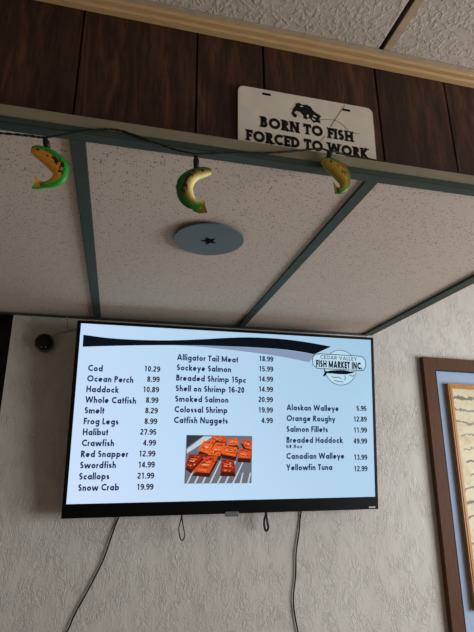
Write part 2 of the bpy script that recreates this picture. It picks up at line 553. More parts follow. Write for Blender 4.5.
# right wall with a window opening
WY0, WY1, WZ0, WZ1 = -3.0, -.75, .75, 2.05
bm = bmesh.new()
box(bm, (XR, YF, 0), (XR + .1, WY0, HZ)); box(bm, (XR, WY1, 0), (XR + .1, .1, HZ))
box(bm, (XR, WY0, 0), (XR + .1, WY1, WZ0)); box(bm, (XR, WY0, WZ1), (XR + .1, WY1, HZ))
struct(obj('wall_right', bm, MT['plainwall']))
bm = bmesh.new()
for a, b in (((XR + .02, WY0, WZ0), (XR + .08, WY0 + .05, WZ1)), ((XR + .02, WY1 - .05, WZ0), (XR + .08, WY1, WZ1)),
             ((XR + .02, WY0 + .05, WZ0), (XR + .08, WY1 - .05, WZ0 + .05)), ((XR + .02, WY0 + .05, WZ1 - .05), (XR + .08, WY1 - .05, WZ1)),
             ((XR + .03, -1.895, WZ0 + .05), (XR + .07, -1.855, WZ1 - .05))):
    box(bm, a, b, .004)
struct(obj('window_1', bm, MT['white']))
# dark door at the left end of the stucco wall
bm = bmesh.new(); box(bm, (-1.30, .060, .01), (XL - .005, .10, H0 - .002), .003)
door = struct(obj('door_1', bm, MT['door']))
bm = bmesh.new()
for z0, z1 in ((.25, .95), (1.15, 1.95)):
    for x0, x1 in ((-1.18, -.88), (-.75, -.45)):
        box(bm, (x0, .052, z0), (x1, .0605, z1), .006)
obj('door_panel', bm, MT['door'], door)
bm = bmesh.new(); lathe(bm, [(.012, 0), (.012, .035), (.028, .045), (.03, .06), (.02, .072)], (-1.22, .06, 1.0), (0, -1, 0), 16)
obj('door_knob', bm, MT['steel'], door, True)
bm = bmesh.new(); box(bm, (-1.302, .0, H0 - .004), (XL - .001, .1, H0 + .06)); struct(obj('trim_5', bm, MT['door']))
bm = bmesh.new(); box(bm, (-2.0, .01, 0), (-1.305, .1, H0 - .002)); struct(obj('wall_back_left', bm, MT['plainwall']))

# low ceiling: tiles on a painted grid
T = .61
XB = [-3 * T, -2 * T, -T, 0, T, 2 * T]
bm = bmesh.new(); box(bm, (-2.0, -1.168, H0 + .03), (XS - .01, -.001, H0 + .05))
low = struct(obj('ceiling', bm, MT['plainwall']))
for a, b in zip(XB, XB[1:]):
    bm = bmesh.new()
    box(bm, (a + .012, -1.186, H0 + .004), (b - .012, -.004, H0 + .02))
    obj('ceiling_tile', bm, MT['pit'], low)
for x in XB[1:-1]:
    bm = bmesh.new()
    box(bm, (x - .0145, -1.189, H0 - .003), (x + .0145, -.022, H0 + .003), .001)
    box(bm, (x - .002, -1.189, H0 + .003), (x + .002, -.022, H0 + .028))
    obj('grid_bar', bm, MT['teal'], low)
bm = bmesh.new(); box(bm, (-2.0, -.022, H0 - .003), (XS, -.0005, H0 + .002), .0008)
obj('wall_angle', bm, MT['teal'], low)
bm = bmesh.new(); box(bm, (2 * T - .014, LIP + .03, H0 - .006), (XS + .012, -.022, H0 + .003), .001)
obj('edge_angle', bm, MT['teal'], low)

# soffit lip: blue grey angle below, drab board above
bm = bmesh.new()
box(bm, (-2.0, LIP, H0 - .002), (XS + .02, -1.188, H0 + .003), .0008)
box(bm, (-2.0, LIP - .001, H0 - .002), (XS + .02, LIP + .003, H0 + .0095), .0008)
o = obj('trim_1', bm, MT['teal']); struct(o)
bm = bmesh.new()
box(bm, (-2.0, LIP + .002, H0 + .0095), (XS + .02, PAN - .0005, H0 + .036), .0015)
o = obj('trim_2', bm, MT['olive']); struct(o)

# wood panelling of the step between the two ceilings: random-width boards with V grooves
seams = [-2.0, -1.62, -1.4, -1.12, -.97, -.72, -.48, -.26, -.0165, .2255, .3775, .661, .8545, 1.06, XS + .02]
bm = bmesh.new()
ZB, ZT = H0 + .034, HZ - .001
for a, b in zip(seams, seams[1:]):
    g, dp = .0028, .006
    q = [(a, PAN + dp), (a + g, PAN), (b - g, PAN), (b, PAN + dp)]
    lo = [bm.verts.new((x, y, ZB)) for x, y in q]
    hi = [bm.verts.new((x, y, ZT)) for x, y in q]
    for i in range(3):
        bm.faces.new((lo[i], lo[i + 1], hi[i + 1], hi[i]))
struct(obj('wall_step', bm, MT['walnut'], recalc=False))
bm = bmesh.new()
box(bm, (-2.0, PAN + .0065, H0 + .055), (XS + .02, PAN + .03, HZ - .001))
box(bm, (XS - .0, PAN + .03, H0 + .004), (XS + .02, -.001, HZ - .001))
struct(obj('wall_step_side', bm, MT['void']))

# crown moulding under the high ceiling
bm = bmesh.new()
prism(bm, [(PAN - .0005, H0 + .3355), (PAN - .014, H0 + .3355), (PAN - .018, H0 + .340), (PAN - .018, H0 + .352), (PAN - .022, H0 + .357), (PAN - .0005, H0 + .357)], -2.0, XS + .04)
o = struct(obj('trim_3', bm, MT['crown']))
bm = bmesh.new()
prism(bm, [(-.0005, H0 + .315), (-.012, H0 + .315), (-.018, H0 + .322), (-.018, H0 + .352), (-.022, H0 + .357), (-.0005, H0 + .357)], XS + .03, XR)
o = struct(obj('trim_4', bm, MT['crown']))
# high ceiling
bm = bmesh.new()
box(bm, (-2.0, YF, HZ + .03), (XR, 0, HZ + .05))
hi = struct(obj('ceiling', bm, MT['plainwall']))
bm = bmesh.new(); box(bm, (-2.0, PAN - .034, HZ - .005), (XS + .04, PAN + .001, HZ - .001), .0008)
obj('wall_angle', bm, MT['tan'], hi)
xt = .667
xs_hi = [xt + T * k for k in range(-5, 5)]
for a, b in zip(xs_hi, xs_hi[1:]):
    for y0, y1 in ((YF, -2.43), (-2.43, PAN - .012)):
        bm = bmesh.new()
        box(bm, (max(a + .010, -2.0), y0 + .010, HZ - .001), (min(b - .010, XR), y1 - .010, HZ + .016), .003)
        obj('ceiling_tile', bm, MT['blister'], hi)
for a, b in zip(xs_hi, xs_hi[1:]):
    if b > XS + .1:
        bm = bmesh.new()
        box(bm, (max(a + .010, XS + .04), PAN + .01, HZ - .001), (min(b - .010, XR), -.024, HZ + .016), .003)
        obj('ceiling_tile', bm, MT['blister'], hi)
for x in xs_hi[1:-1]:
    bm = bmesh.new()
    box(bm, (x + .001, YF, HZ - .002), (x + .022, PAN - .034, HZ + .003), .001)
    obj('grid_bar', bm, MT['tan'], hi)

# ================================================================== CEILING PLATE WITH STAR
c = Vector((.3155, -.841, H0))
t = thing('ceiling_cover', 'round slate blue cover plate with a dark star cut in it on the pitted ceiling', 'ceiling cover', c)
bm = bmesh.new()
lathe(bm, [(.084, .0035), (.084, -.004), (.0945, -.004), (.0945, -.0072), (.0935, -.0078), (.02, -.0078)], (0, 0, 0), (0, 0, 1), 64)
obj('plate', bm, MT['disc'], t)
bm = bmesh.new()
poly(bm, [((.0250 if k % 2 == 0 else .0105) * math.cos(math.pi / 2 + math.pi * k / 5 + .12), (.0250 if k % 2 == 0 else .0105) * math.sin(math.pi / 2 + math.pi * k / 5 + .12), -.0085) for k in range(10)])
obj('star_cutout', bm, MT['void'], t)

# ================================================================== SIGN
SB = Vector((0, -1.1735, H0 + .0364)); ST = math.radians(2.2)
s_up = Vector((0, -math.sin(ST), math.cos(ST))); s_n = Vector((0, -math.cos(ST), -math.sin(ST)))
def sg(x, y, off=0.0):                      # photo point -> sign's own x, z
    d = ray(x, y)
    k = (SB - CAM).dot(s_n) / d.dot(s_n)
    p = CAM + d * k - SB
    return Vector((p.x, -off, p.dot(s_up)))
tl, tr = sg(238, 84.8), sg(372, 109.5)
x0, x1, zh = tl.x, tr.x, (tl.z + tr.z) / 2
print('SIGN', x0, x1, tl.z, tr.z)
cx = (x0 + x1) / 2
t = thing('novelty_license_plate', 'cream plate lettered BORN TO FISH FORCED TO WORK standing on the ledge', 'sign', SB + Vector((cx, 0, 0)), (ST, 0, 0))
bm = bmesh.new()
hw, rr = (x1 - x0) / 2, .014
out = []
for ax, az, a0 in ((hw - rr, zh - rr, 0), (-hw + rr, zh - rr, 90), (-hw + rr, rr, 180), (hw - rr, rr, 270)):
    out += [(ax + rr * math.cos(math.radians(a0 + 15 * k)), az + rr * math.sin(math.radians(a0 + 15 * k))) for k in range(7)]
fr = [bm.verts.new((x, -.0012, z)) for x, z in out]; bk = [bm.verts.new((x, .0012, z)) for x, z in out]
bm.faces.new(fr); bm.faces.new(bk)
for k in range(len(out)):
    bm.faces.new((fr[k], fr[(k + 1) % len(out)], bk[(k + 1) % len(out)], bk[k]))
plate = obj('plate', bm, MT['plate'], t)
cen = Vector((cx, 0, 0))
bm = bmesh.new()
for (xa, ya, xb, yb, txt) in ((260.3, 127.2, 353.3, 142.6, 'BORN TO FISH'), (246, 140.6, 368, 159.6, 'FORCED TO WORK')):
    a = sg(xa, ya) - cen; b = sg(xb, yb) - cen
    size = .0272
    W_ = text_width(txt, .275, .09) * size
    sx = (b.x - a.x) / W_
    slope = (b.z - a.z) / (b.x - a.x)
    write(bm, txt, lambda u, v: (a.x + u, -.0016, a.z + v + u * slope), size, .275, .09, sx, True)
obj('lettering', bm, MT['ink'], t, recalc=False)
def zp(px, py, ox, oy, k):                  # point in an enlarged view -> photo point
    return ox + px / k, oy + py / k
bm = bmesh.new()
bass = [(168, 190), (180, 152), (200, 128), (200, 110), (226, 104), (250, 118), (290, 120), (322, 138), (338, 166), (372, 190), (402, 210), (388, 232), (398, 268), (370, 258), (340, 262), (318, 232), (300, 225), (288, 238), (262, 226), (262, 205), (236, 178), (204, 168), (190, 182), (212, 200), (206, 222), (184, 216)]
poly(bm, [sg(*zp(x, y, 270, 90, 7.9), .0016) - cen for x, y in bass])
fe = obj('fish_emblem', bm, MT['ink'], t)
bm = bmesh.new()
for q in ([(206, 172), (236, 182), (258, 206), (256, 222), (238, 214), (222, 196)], [(236, 128), (262, 132), (258, 138), (238, 136)], [(286, 206), (300, 196), (306, 214), (292, 222)], [(340, 200), (366, 214), (360, 222), (338, 210)], [(330, 222), (358, 240), (350, 246), (330, 234)]):
    poly(bm, [sg(*zp(x, y, 270, 90, 7.9), .0019) - cen for x, y in q])
obj('emblem_highlight', bm, MT['plate'], t)
bm = bmesh.new()
pp = [sg(x, y, .0015) - cen for x, y in ((344.6, 106), (334, 121.5), (330.5, 127.5))]
tube(bm, pp, .0006, 6)
pp = [sg(x, y, .0015) - cen for x, y in ((318, 120.5), (326, 119.8), (334, 120.5), (341, 124), (347, 130), (352, 133.4), (360, 134.2))]
tube(bm, curve(pp, 4), .0005, 6)
pp = [sg(x, y, .0015) - cen for x, y in ((325, 136.5), (320.5, 141.5))]
tube(bm, pp, .0006, 6)
obj('drawn_fishing_rod', bm, MT['pencil'], t)
for x, y in ((266.4, 94.8), (346, 110.6)):
    bm = bmesh.new()
    p = sg(x, y) - cen
    q = [(-.0085, -.0028), (.0085, -.0028), (.0105, 0), (.0085, .0028), (-.0085, .0028), (-.0105, 0)]
    poly(bm, [(p.x + u, -.0017, p.z + v) for u, v in q])
    obj('mounting_slot', bm, MT['void'], t)

# ================================================================== FISH STRING LIGHTS
YS = -1.226
def fy(x, y): return on_y(x, y, YS)
hang = [(45, 138.2), (196, 155.2), (328.5, 151.5)]
cord = [(-60, 128), (-30, 131.5), (0, 133.2), (25, 135.3), (42, 137.4), (48, 137.3), (62, 135), (85, 131), (105, 129.3), (122, 131), (150, 141), (175, 149.5), (192, 153.6), (200, 153.8), (240, 153), (275, 152.6), (305, 150), (320, 148.6), (327, 150.5)]
bm = bmesh.new()
path = [Vector((-1.95, -1.2195, H0 + .010)), Vector((-1.2, -1.2195, H0 - .012)), Vector((-.75, -1.2195, H0 + .008)), Vector((-.45, -1.2195, H0 - .018))] + [on_y(x, y, -1.2195) for x, y in cord]
path += [on_y(331, 152.5, -1.2195), Vector((.515, -1.217, H0 + .040)), Vector((.56, -1.209, H0 + .0405)), Vector((.75, -1.208, H0 + .0395)), Vector((1.1, -1.206, H0 + .0395))]
cp = curve(path, 8)
tw1, tw2 = [], []
for i, p in enumerate(cp):
    a = i * 1.1
    o = Vector((0, math.cos(a), math.sin(a))) * .0011
    tw1.append(p + o); tw2.append(p - o)
tube(bm, tw1, .0014, 6); tube(bm, tw2, .0014, 6)
tag(obj('light_string_cord', bm, MT['wire'], None, True), 'dark twisted string light cord draped along the soffit edge', 'cord')

def fish_light(label, spine, side, tail, cols, spots, hang_pt, top_pt, fin):
    # spine: (px, py, half width px) from mouth to tail root; side: +1 the back is on the left of travel
    base = fy(*hang_pt)
    t = thing('fish_string_light', label, 'fish light', base, group='fish lights on the string')
    mpp = (fy(spine[3][0] + 1, spine[3][1]) - fy(spine[3][0], spine[3][1])).length
    P = curve([Vector((x, y, h)) for x, y, h in spine], 9)
    bm = bmesh.new()
    lay = bm.loops.layers.color.new('paint')
    NS = 36
    rings, meta = [], {}
    for i, p in enumerate(P):
        d = (P[min(i + 1, len(P) - 1)] - P[max(i - 1, 0)])
        d = Vector((d.x, d.y)).normalized()
        n = Vector((d.y, -d.x)) * side
        c0 = fy(p.x, p.y)
        e = fy(p.x + n.x, p.y + n.y) - c0
        row = []
        for k in range(NS):
            a = 2 * math.pi * k / NS
            v = bm.verts.new(c0 + e * (p.z * math.cos(a)) + Vector((0, 1, 0)) * (-math.sin(a) * p.z * mpp * .62) - base)
            meta[v] = (math.cos(a), i / (len(P) - 1), math.sin(a))
            row.append(v)
        rings.append(row)
    for A, B in zip(rings, rings[1:]):
        for k in range(NS):
            bm.faces.new((A[k], A[(k + 1) % NS], B[(k + 1) % NS], B[k]))
    bm.faces.new(rings[0]); bm.faces.new(rings[-1])
    back, mid, belly, spot = cols
    rnd = random.Random(len(label))
    spots = list(spots) + [(rnd.uniform(-.25, .55), rnd.uniform(.26, .62), rnd.uniform(.012, .026)) for _ in range(26)]
    for f in bm.faces:
        for l in f.loops:
            u, v_, w_ = meta[l.vert]
            if u > .12:
                k = min(1, (u - .12) / .30); c_ = [mid[j] + (back[j] - mid[j]) * k for j in range(3)]
            else:
                k = min(1, (.12 - u) / .8); c_ = [mid[j] + (belly[j] - mid[j]) * k for j in range(3)]
            if v_ > .72:
                k = (v_ - .72) / .28; c_ = [c_[j] + (back[j] - c_[j]) * k * .8 for j in range(3)]
            for (su, sv, sr) in spots:
                if ((u - su) / 4.0) ** 2 + (v_ - sv) ** 2 < sr * sr and w_ > 0:
                    c_ = list(spot[:3])
            l[lay] = (*c_, 1)
    obj('body', bm, MT['paint'], t, True)
    # tail fin and back fin
    def sheet(name, pts, col):
        bm = bmesh.new(); lay = bm.loops.layers.color.new('paint')
        A = [bm.verts.new(fy(x, y) - base + Vector((0, -.0012, 0))) for x, y in pts]
        B = [bm.verts.new(fy(x, y) - base + Vector((0, .0012, 0))) for x, y in pts]
        n = len(pts)
        bm.faces.new(A); bm.faces.new(B)
        for k in range(n):
            bm.faces.new((A[k], A[(k + 1) % n], B[(k + 1) % n], B[k]))
        for f in bm.faces:
            for l in f.loops:
                i = (A.index(l.vert) if l.vert in A else B.index(l.vert))
                l[lay] = (*col[i % len(col)][:3], 1)
        obj(name, bm, MT['paint'], t)
    sheet('tail_fin', tail[0], tail[1])
    sheet('back_fin', fin[0], fin[1])
    # eye
    hx, hy = P[12].x, P[12].y
    bm = bmesh.new()
    ec = fy(hx, hy) - base + Vector((0, -P[12].z * mpp * .60, 0))
    r_ = bmesh.ops.create_uvsphere(bm, u_segments=12, v_segments=8, radius=.0024)
    for v in r_['verts']:
        v.co += ec
    obj('eye', bm, MT['matte'], t, True)
    # bulb socket and its loop on the cord
    bm = bmesh.new()
    pt = fy(*top_pt) - base
    up = (Vector((0, 0, 0)) - pt)
    lathe(bm, [(.0055, 0), (.0058, up.length * .62), (.0042, up.length * .66), (.0042, up.length * .95)], pt, up, 14)
    obj('socket', bm, MT['wire'], t, True)

g1, o1, y1 = rgb(72, 196, 104), rgb(244, 200, 104), rgb(250, 216, 130)
fish_light('green and orange fish light curled with its tail to the left, leftmost on the string',
    [(31.5, 149.5, 3.2), (36, 150.8, 5.6), (45, 155, 7.8), (53, 160.6, 8.8), (59.6, 168, 9.0), (59.8, 176, 7.6), (54.8, 181.4, 5.4), (47.6, 184.4, 3.6), (42, 185, 2.8)], 1,
    ([(45, 182.5), (38, 180), (34, 174.6), (35, 181.5), (31.6, 188.4), (39, 189), (46, 187.6)], [g1, y1, o1, y1, g1, g1, g1]),
    (g1, o1, y1, rgb(96, 44, 24)), [(.1, .42, .05), (.35, .5, .045), (.0, .56, .04)], (45, 138.2), (47.5, 147.5),
    ([(56, 153), (63, 156.5), (69, 164), (69.2, 171), (66, 172), (62, 160)], [g1]))
g2, o2, y2 = rgb(78, 176, 64), rgb(196, 158, 74), rgb(246, 238, 200)
fish_light('green fish light with a cream belly curled to the right, hanging above the round cover',
    [(211, 171.8, 3.0), (205, 172.0, 5.0), (196, 174.2, 6.2), (188.3, 179.5, 7.8), (184.8, 187.3, 8.4), (186, 195.5, 8.0), (190.5, 202, 6.4), (196.5, 205.6, 4.4), (201, 206.4, 3.4)], -1,
    ([(194, 201.5), (200, 200.5), (205.4, 197.6), (204.8, 205), (207.4, 212.8), (200, 213.4), (192.5, 210.5)], [g2, y2, y2, o2, o2, o2, g2]),
    (g2, o2, y2, rgb(84, 58, 30)), [(.05, .36, .045), (.1, .48, .04), (.2, .58, .035)], (196, 155.2), (196.5, 168.5),
    ([(181, 175), (177.5, 180), (175.8, 187), (177.5, 194), (180, 192), (180.5, 182)], [g2]))
g3, o3, y3 = rgb(128, 172, 60), rgb(226, 204, 76), rgb(214, 204, 130)
fish_light('yellow green fish light hanging in front of the lettered plate',
    [(322, 160.5, 3.0), (327, 162.6, 5.6), (335, 167.6, 7.4), (341, 174, 7.4), (344.6, 181, 6.0), (344.4, 186.8, 4.8), (341.3, 190.2, 3.6), (337.8, 190.8, 2.9)], 1,
    ([(340, 188.6), (336.6, 186.6), (333.2, 182), (334.4, 188), (335.4, 193.8), (341, 193.6)], [g3, o3, rgb(190, 110, 60), o3, g3, g3]),
    (g3, o3, y3, rgb(206, 110, 92)), [(.55, .38, .06), (.4, .5, .03), (.5, .62, .03)], (328.5, 151.5), (330, 158.5),
    ([(340, 161.6), (346, 165), (350.5, 172.5), (350, 178), (347.5, 174), (344, 168)], [g3]))

# ================================================================== TELEVISION
TB = Vector((-.064, -.08, H0 - .761)); TT = .124; TW, TH = 1.233, .709
t_up = Vector((0, -math.sin(TT), math.cos(TT))); t_n = Vector((0, -math.cos(TT), -math.sin(TT)))
def tv(x, y, off=0.0):                      # photo point -> the screen's own x, z
    d = ray(x, y)
    k = (TB - CAM).dot(t_n) / d.dot(t_n)
    p = CAM + d * k - TB
    return Vector((p.x, -off, p.dot(t_up)))
t = thing('television', 'large flat television showing a fish market price menu, tilted out from the stucco wall', 'television', TB, (TT, 0, 0))
L_, R_, B_, T_ = .0135, TW - .0115, .048, TH - .011
for q in ((81, 322.5), (370.3, 340), (374.5, 498.7), (65.3, 505)):
    print('SCR', tv(*q))
bm = bmesh.new()
box(bm, (0, -.0, 0), (TW, .030, TH), .003)
box(bm, (.10, .028, .05), (TW - .10, .046, TH - .20), .008)
obj('back_housing', bm, MT['matte'], t)
bm = bmesh.new()
D0, D1 = -.005, .002
box(bm, (0, D0, 0), (TW, D1, B_), .0015); box(bm, (0, D0, T_), (TW, D1, TH), .0015)
box(bm, (0, D0, B_), (L_, D1, T_), .0015); box(bm, (R_, D0, B_), (TW, D1, T_), .0015)
bez = obj('bezel', bm, MT['black'], t)
bm = bmesh.new(); p = tv(231.5, 512.8)
box(bm, (p.x - .027, -.0085, p.z - .012), (p.x + .027, -.0045, p.z + .006), .002)
obj('sensor_tab', bm, MT['badge'], bez)
bm = bmesh.new(); p = tv(371, 508.5)
for k in range(5):
    box(bm, (p.x - .012 + k * .0058, -.0058, p.z + .003), (p.x - .0070 + k * .0058, -.0049, p.z + .009))
obj('maker_mark', bm, MT['mark'], bez)
bm = bmesh.new()
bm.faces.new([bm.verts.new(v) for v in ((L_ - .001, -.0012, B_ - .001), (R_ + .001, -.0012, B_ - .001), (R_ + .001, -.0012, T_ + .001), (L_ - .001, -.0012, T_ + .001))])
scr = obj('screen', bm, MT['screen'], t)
SO = .0016
# header band: black swoosh and the pale slate one under it
def zc(pts, ox, oy, k): return [zp(x, y, ox, oy, k) for x, y in pts]
def smooth2(pts, n=6): return [(p.x, p.y) for p in curve([Vector((x, y, 0)) for x, y in pts], n)]
bm = bmesh.new()
up_ = smooth2([(83.4, 334.8), (110, 338.2), (140, 340.0), (170, 340.4), (200, 339.4), (225, 338.0), (250, 337.4), (280, 338.9), (305, 342), (331, 346.6)])
lo_ = smooth2([(82.6, 346.8), (110, 346.0), (140, 345.4), (170, 345.2), (200, 345.4), (225, 346.2), (250, 347.2), (280, 349.2), (300, 351.8), (314, 354.3)])
A = [tv(x, y, SO + .0004) for x, y in up_]; B = [tv(x, y, SO + .0004) for x, y in lo_]
va = [bm.verts.new(p) for p in A]; vb = [bm.verts.new(p) for p in B]
for i in range(len(va) - 1):
    bm.faces.new((va[i], va[i + 1], vb[i + 1], vb[i]))
lo2 = smooth2([(170, 345.0), (195, 346.4), (220, 348.8), (245, 351.6), (265, 354.2), (285, 357.4), (309, 362.2)])
mid2 = smooth2([(170, 344.8), (195, 345.2), (220, 346.0), (245, 347.0), (265, 348.2), (285, 350), (316, 354.6)])
va = [bm.verts.new(tv(x, y, SO)) for x, y in mid2]; vb = [bm.verts.new(tv(x, y, SO)) for x, y in lo2]
for i in range(len(va) - 1):
    bm.faces.new((va[i], va[i + 1], vb[i + 1], vb[i])).material_index = 1
obj('header_swoosh', bm, [MT['s_black'], MT['s_swoosh']], scr)

# shop emblem
bm = bmesh.new()
cc = tv(340.2, 367.6); rad = (tv(340.2, 350).z - tv(340.2, 385.6).z) / 2
def ringat(bm, c, r0, r1, off, mi, n=48, a0=0, a1=360):
    prev = None
    for k in range(n + 1):
        a = math.radians(a0 + (a1 - a0) * k / n)
        cur = (bm.verts.new((c.x + r0 * math.cos(a), -off, c.z + r0 * math.sin(a))), bm.verts.new((c.x + r1 * math.cos(a), -off, c.z + r1 * math.sin(a))))
        if prev:
            bm.faces.new((prev[0], cur[0], cur[1], prev[1])).material_index = mi
        prev = cur
ringat(bm, cc, 0.0001, rad * 1.0, SO + .0008, 0)
ringat(bm, cc, rad * .955, rad * 1.0, SO + .0012, 1)
pl = [(312.2, 357.5), (315, 354.2), (320, 353.9), (340, 355.0), (360, 356.3), (362.5, 357.2), (365, 360.5), (365.3, 366.5), (363, 370.6), (340, 369.6), (317, 368.4), (312.6, 364.8)]
poly(bm, [tv(x, y, SO + .0016) for x, y in pl], 0)
ribbon(bm, [(tv(x, y).x, tv(x, y).z) for x, y in pl + pl[:1]], .0030, lambda u, v: (u, -SO - .002, v), 2)
for (txt, xa, ya, xb, yb, size, w, mi, gap) in (('CEDAR VALLEY', 320, 358.7, 356.5, 361.0, .0150, .15, 2, .16), ('FISH MARKET INC.', 315.6, 366.9, 362, 369.6, .0295, .26, 3, .09)):
    a = tv(xa, ya); b = tv(xb, yb)
    W_ = text_width(txt, w, gap) * size
    sx = (b.x - a.x) / W_; sl = (b.z - a.z) / (b.x - a.x)
    write(bm, txt, lambda u, v: (a.x + u, -SO - .0024, a.z + v + u * sl), size, w, gap, sx, mi=mi)
fishp = [(323, 368.6), (325.8, 371.4), (330, 370.6), (336, 370.2), (342, 370.2), (347, 370.8), (350, 371.6), (355, 371.2), (352, 373.2), (346, 374.4), (338, 374.2), (330, 373.4), (326.5, 373.2), (324.6, 376.5), (322.6, 376), (324.2, 372.4)]
poly(bm, [tv(x, y, SO + .0024) for x, y in fishp], 3)
for ln in ([(331, 376.4), (334, 377.6), (338, 377.2), (341, 378.6)], [(344, 375.4), (345.2, 378.4), (343.6, 380.2)], [(334, 380.4), (338, 381.6), (343, 382)], [(349, 375), (352, 376.4), (353.6, 375)]):
    ribbon(bm, [(tv(x, y).x, tv(x, y).z) for x, y in ln], .0026, lambda u, v: (u, -SO - .0024, v), 2)
obj('shop_emblem', bm, [MT['s_halo'], MT['s_mid'], MT['s_grey'], MT['s_black']], scr, recalc=False)

# menu: names and prices
CAP = .0236
cols = [
    (['Cod', 'Ocean Perch', 'Haddock', 'Whole Catfish', 'Smelt', 'Frog Legs', 'Halibut', 'Crawfish', 'Red Snapper', 'Swordfish', 'Scallops', 'Snow Crab'],
     ['10.29', '8.99', '10.89', '8.99', '8.29', '8.99', '27.95', '4.99', '12.99', '14.99', '21.99', '19.99'],
     list(range(12)), 11, (87.8, 371.0), (77.8, 491.0), (160, 372.0), (153.2, 489.6), 133.4, 1),
    (['Alligator Tail Meat', 'Sockeye Salmon', 'Breaded Shrimp 15pc', 'Shell on Shrimp 16-20', 'Smoked Salmon', 'Colossal Shrimp', 'Catfish Nuggets'],
     ['18.99', '15.99', '14.99', '14.99', '20.99', '19.99', '4.99'],
     list(range(7)), 6, (177, 360.0), (173.7, 423.0), (273, 361.8), (272.6, 423.2), 238, 0),
    (['Alaskan Walleye', 'Orange Roughy', 'Salmon Fillets', 'Breaded Haddock', 'Canadian Walleye', 'Yellowfin Tuna'],
     ['5.95', '12.89', '11.99', '49.99', '13.99', '12.99'],
     [0, 1, 2, 3, 4.46, 5.48], 5.48, (286.4, 410.2), (286.0, 470.4), (366.4, 411.0), (367.2, 471.2), 338.6, 0),
]
for names, prices, rows, last, p0, p1, q0, q1, xend, ref in cols:
    a0, a1, b0, b1 = tv(*p0), tv(*p1), tv(*q0), tv(*q1)
    natural = text_width(names[ref], .235, .085) * CAP
    e = tv(xend, p0[1] + (10.6 if ref else 0)).x - (a0.x + (a1.x - a0.x) * rows[ref] / last)
    sx = e / natural
    print('COL', sx)
    for nm, r in zip(names, rows):
        bm = bmesh.new()
        k = r / last
        o = a0.lerp(a1, k)
        write(bm, nm, lambda u, v: (o.x + u, -SO - .0004, o.z + v), CAP, .235, .085, sx)
        if nm == 'Breaded Haddock':
            write(bm, '6# Box', lambda u, v: (o.x + u, -SO - .0004, o.z - .0205 + v), .0140, .20, .10, 1.15)
        obj('menu_item', bm, MT['s_navy'], scr, recalc=False)
    for pr, r in zip(prices, rows):
        bm = bmesh.new()
        o = b0.lerp(b1, r / last)
        write(bm, pr, lambda u, v: (o.x + u, -SO - .0004, o.z + v), 0.0216, .21, .05, .95, right=True)
        obj('menu_price', bm, MT['s_grey'], scr, recalc=False)

# picture of smoked salmon on a rack
pal = [rgb(106, 112, 124), rgb(52, 58, 70), rgb(196, 204, 214), rgb(206, 78, 34), rgb(232, 120, 62), rgb(150, 40, 26), rgb(240, 176, 140), rgb(70, 26, 22), rgb(226, 98, 40)]
pm = [emit('salmon picture tone', c_) for c_ in pal]
bm = bmesh.new()
lev = [0]
def pz(pts, mi, lv):
    poly(bm, [tv(*zp(x, y, 175, 425, 5.267), SO + .0003 * lv) for x, y in pts], mi)
pz([(60, 52), (406, 58), (402, 306), (48, 308)], 0, 1)
pz([(61, 54), (150, 55), (60, 118)], 1, 2)
pz([(150, 60), (200, 60), (62, 150), (60, 128)], 2, 2)
for k in range(9):
    x = 60 + k * 40
    pz([(x, 306), (x + 9, 306), (x + 62, 190), (x + 56, 190)] if x + 62 < 400 else [(x, 306), (x + 9, 306), (x + 20, 250), (x + 14, 250)], 2, 2)
fil = [([(195, 55), (270, 62), (268, 92), (190, 76)], 3), ([(280, 76), (325, 68), (336, 106), (275, 106)], 8), ([(345, 75), (404, 80), (404, 130), (368, 120)], 3),
       ([(150, 85), (215, 78), (175, 152), (120, 132)], 8), ([(215, 92), (266, 96), (235, 162), (172, 157)], 8), ([(255, 108), (328, 118), (318, 166), (245, 152)], 8),
       ([(336, 122), (402, 135), (396, 176), (328, 172)], 3), ([(75, 155), (165, 155), (85, 232), (54, 212)], 5), ([(165, 165), (226, 165), (180, 252), (90, 244)], 3), ([(248, 178), (310, 190), (318, 248), (238, 246)], 5)]
fil = [([(sum(p[0] for p in q_) / 4 + (x - sum(p[0] for p in q_) / 4) * 1.02, sum(p[1] for p in q_) / 4 + (y - sum(p[1] for p in q_) / 4) * 1.02) for x, y in q_], c_) for q_, c_ in fil]
fil = [([(max(54, min(403, x)), max(54, min(290, y))) for x, y in q_], c_) for q_, c_ in fil]
for pts, c_ in fil:
    pz([(x, min(304, y + 22)) for x, y in pts], 7, 3)
for pts, c_ in fil:
    pz(pts, c_, 4)
    mx = sum(p[0] for p in pts) / 4; my = sum(p[1] for p in pts) / 4
    for (f0, f1, mi) in ((-.7, -.55, 5), (-.35, -.2, 4), (.0, .12, 6), (.3, .42, 5), (.6, .75, 4)):
        L = [Vector(pts[0]).lerp(Vector(pts[3]), .5 + f / 2 * 1.0) for f in (f0, f1)]
        Rr = [Vector(pts[1]).lerp(Vector(pts[2]), .5 + f / 2 * 1.0) for f in (f0, f1)]
        a_, b_ = L[0].lerp(Rr[0], .15), L[0].lerp(Rr[0], .75)
        c2_, d_ = L[1].lerp(Rr[1], .65), L[1].lerp(Rr[1], .3)
        pz([a_, b_, c2_, d_], mi, 5)
    rs = random.Random(int(mx * 7 + my))
    P4 = [Vector(p) for p in pts]
    for _ in range(16):
        u_, v_ = rs.uniform(.04, .82), rs.uniform(.04, .9)
        q_ = [P4[0].lerp(P4[1], a2).lerp(P4[3].lerp(P4[2], a2), b2) for a2, b2 in ((u_, v_), (u_ + .14, v_ + .01), (u_ + .12, v_ + .09), (u_ + .01, v_ + .07))]
        pz(q_, rs.choice((5, 5, 3, 4, 6, 7, 8)), 5.5)
obj('menu_picture', bm, pm, scr)

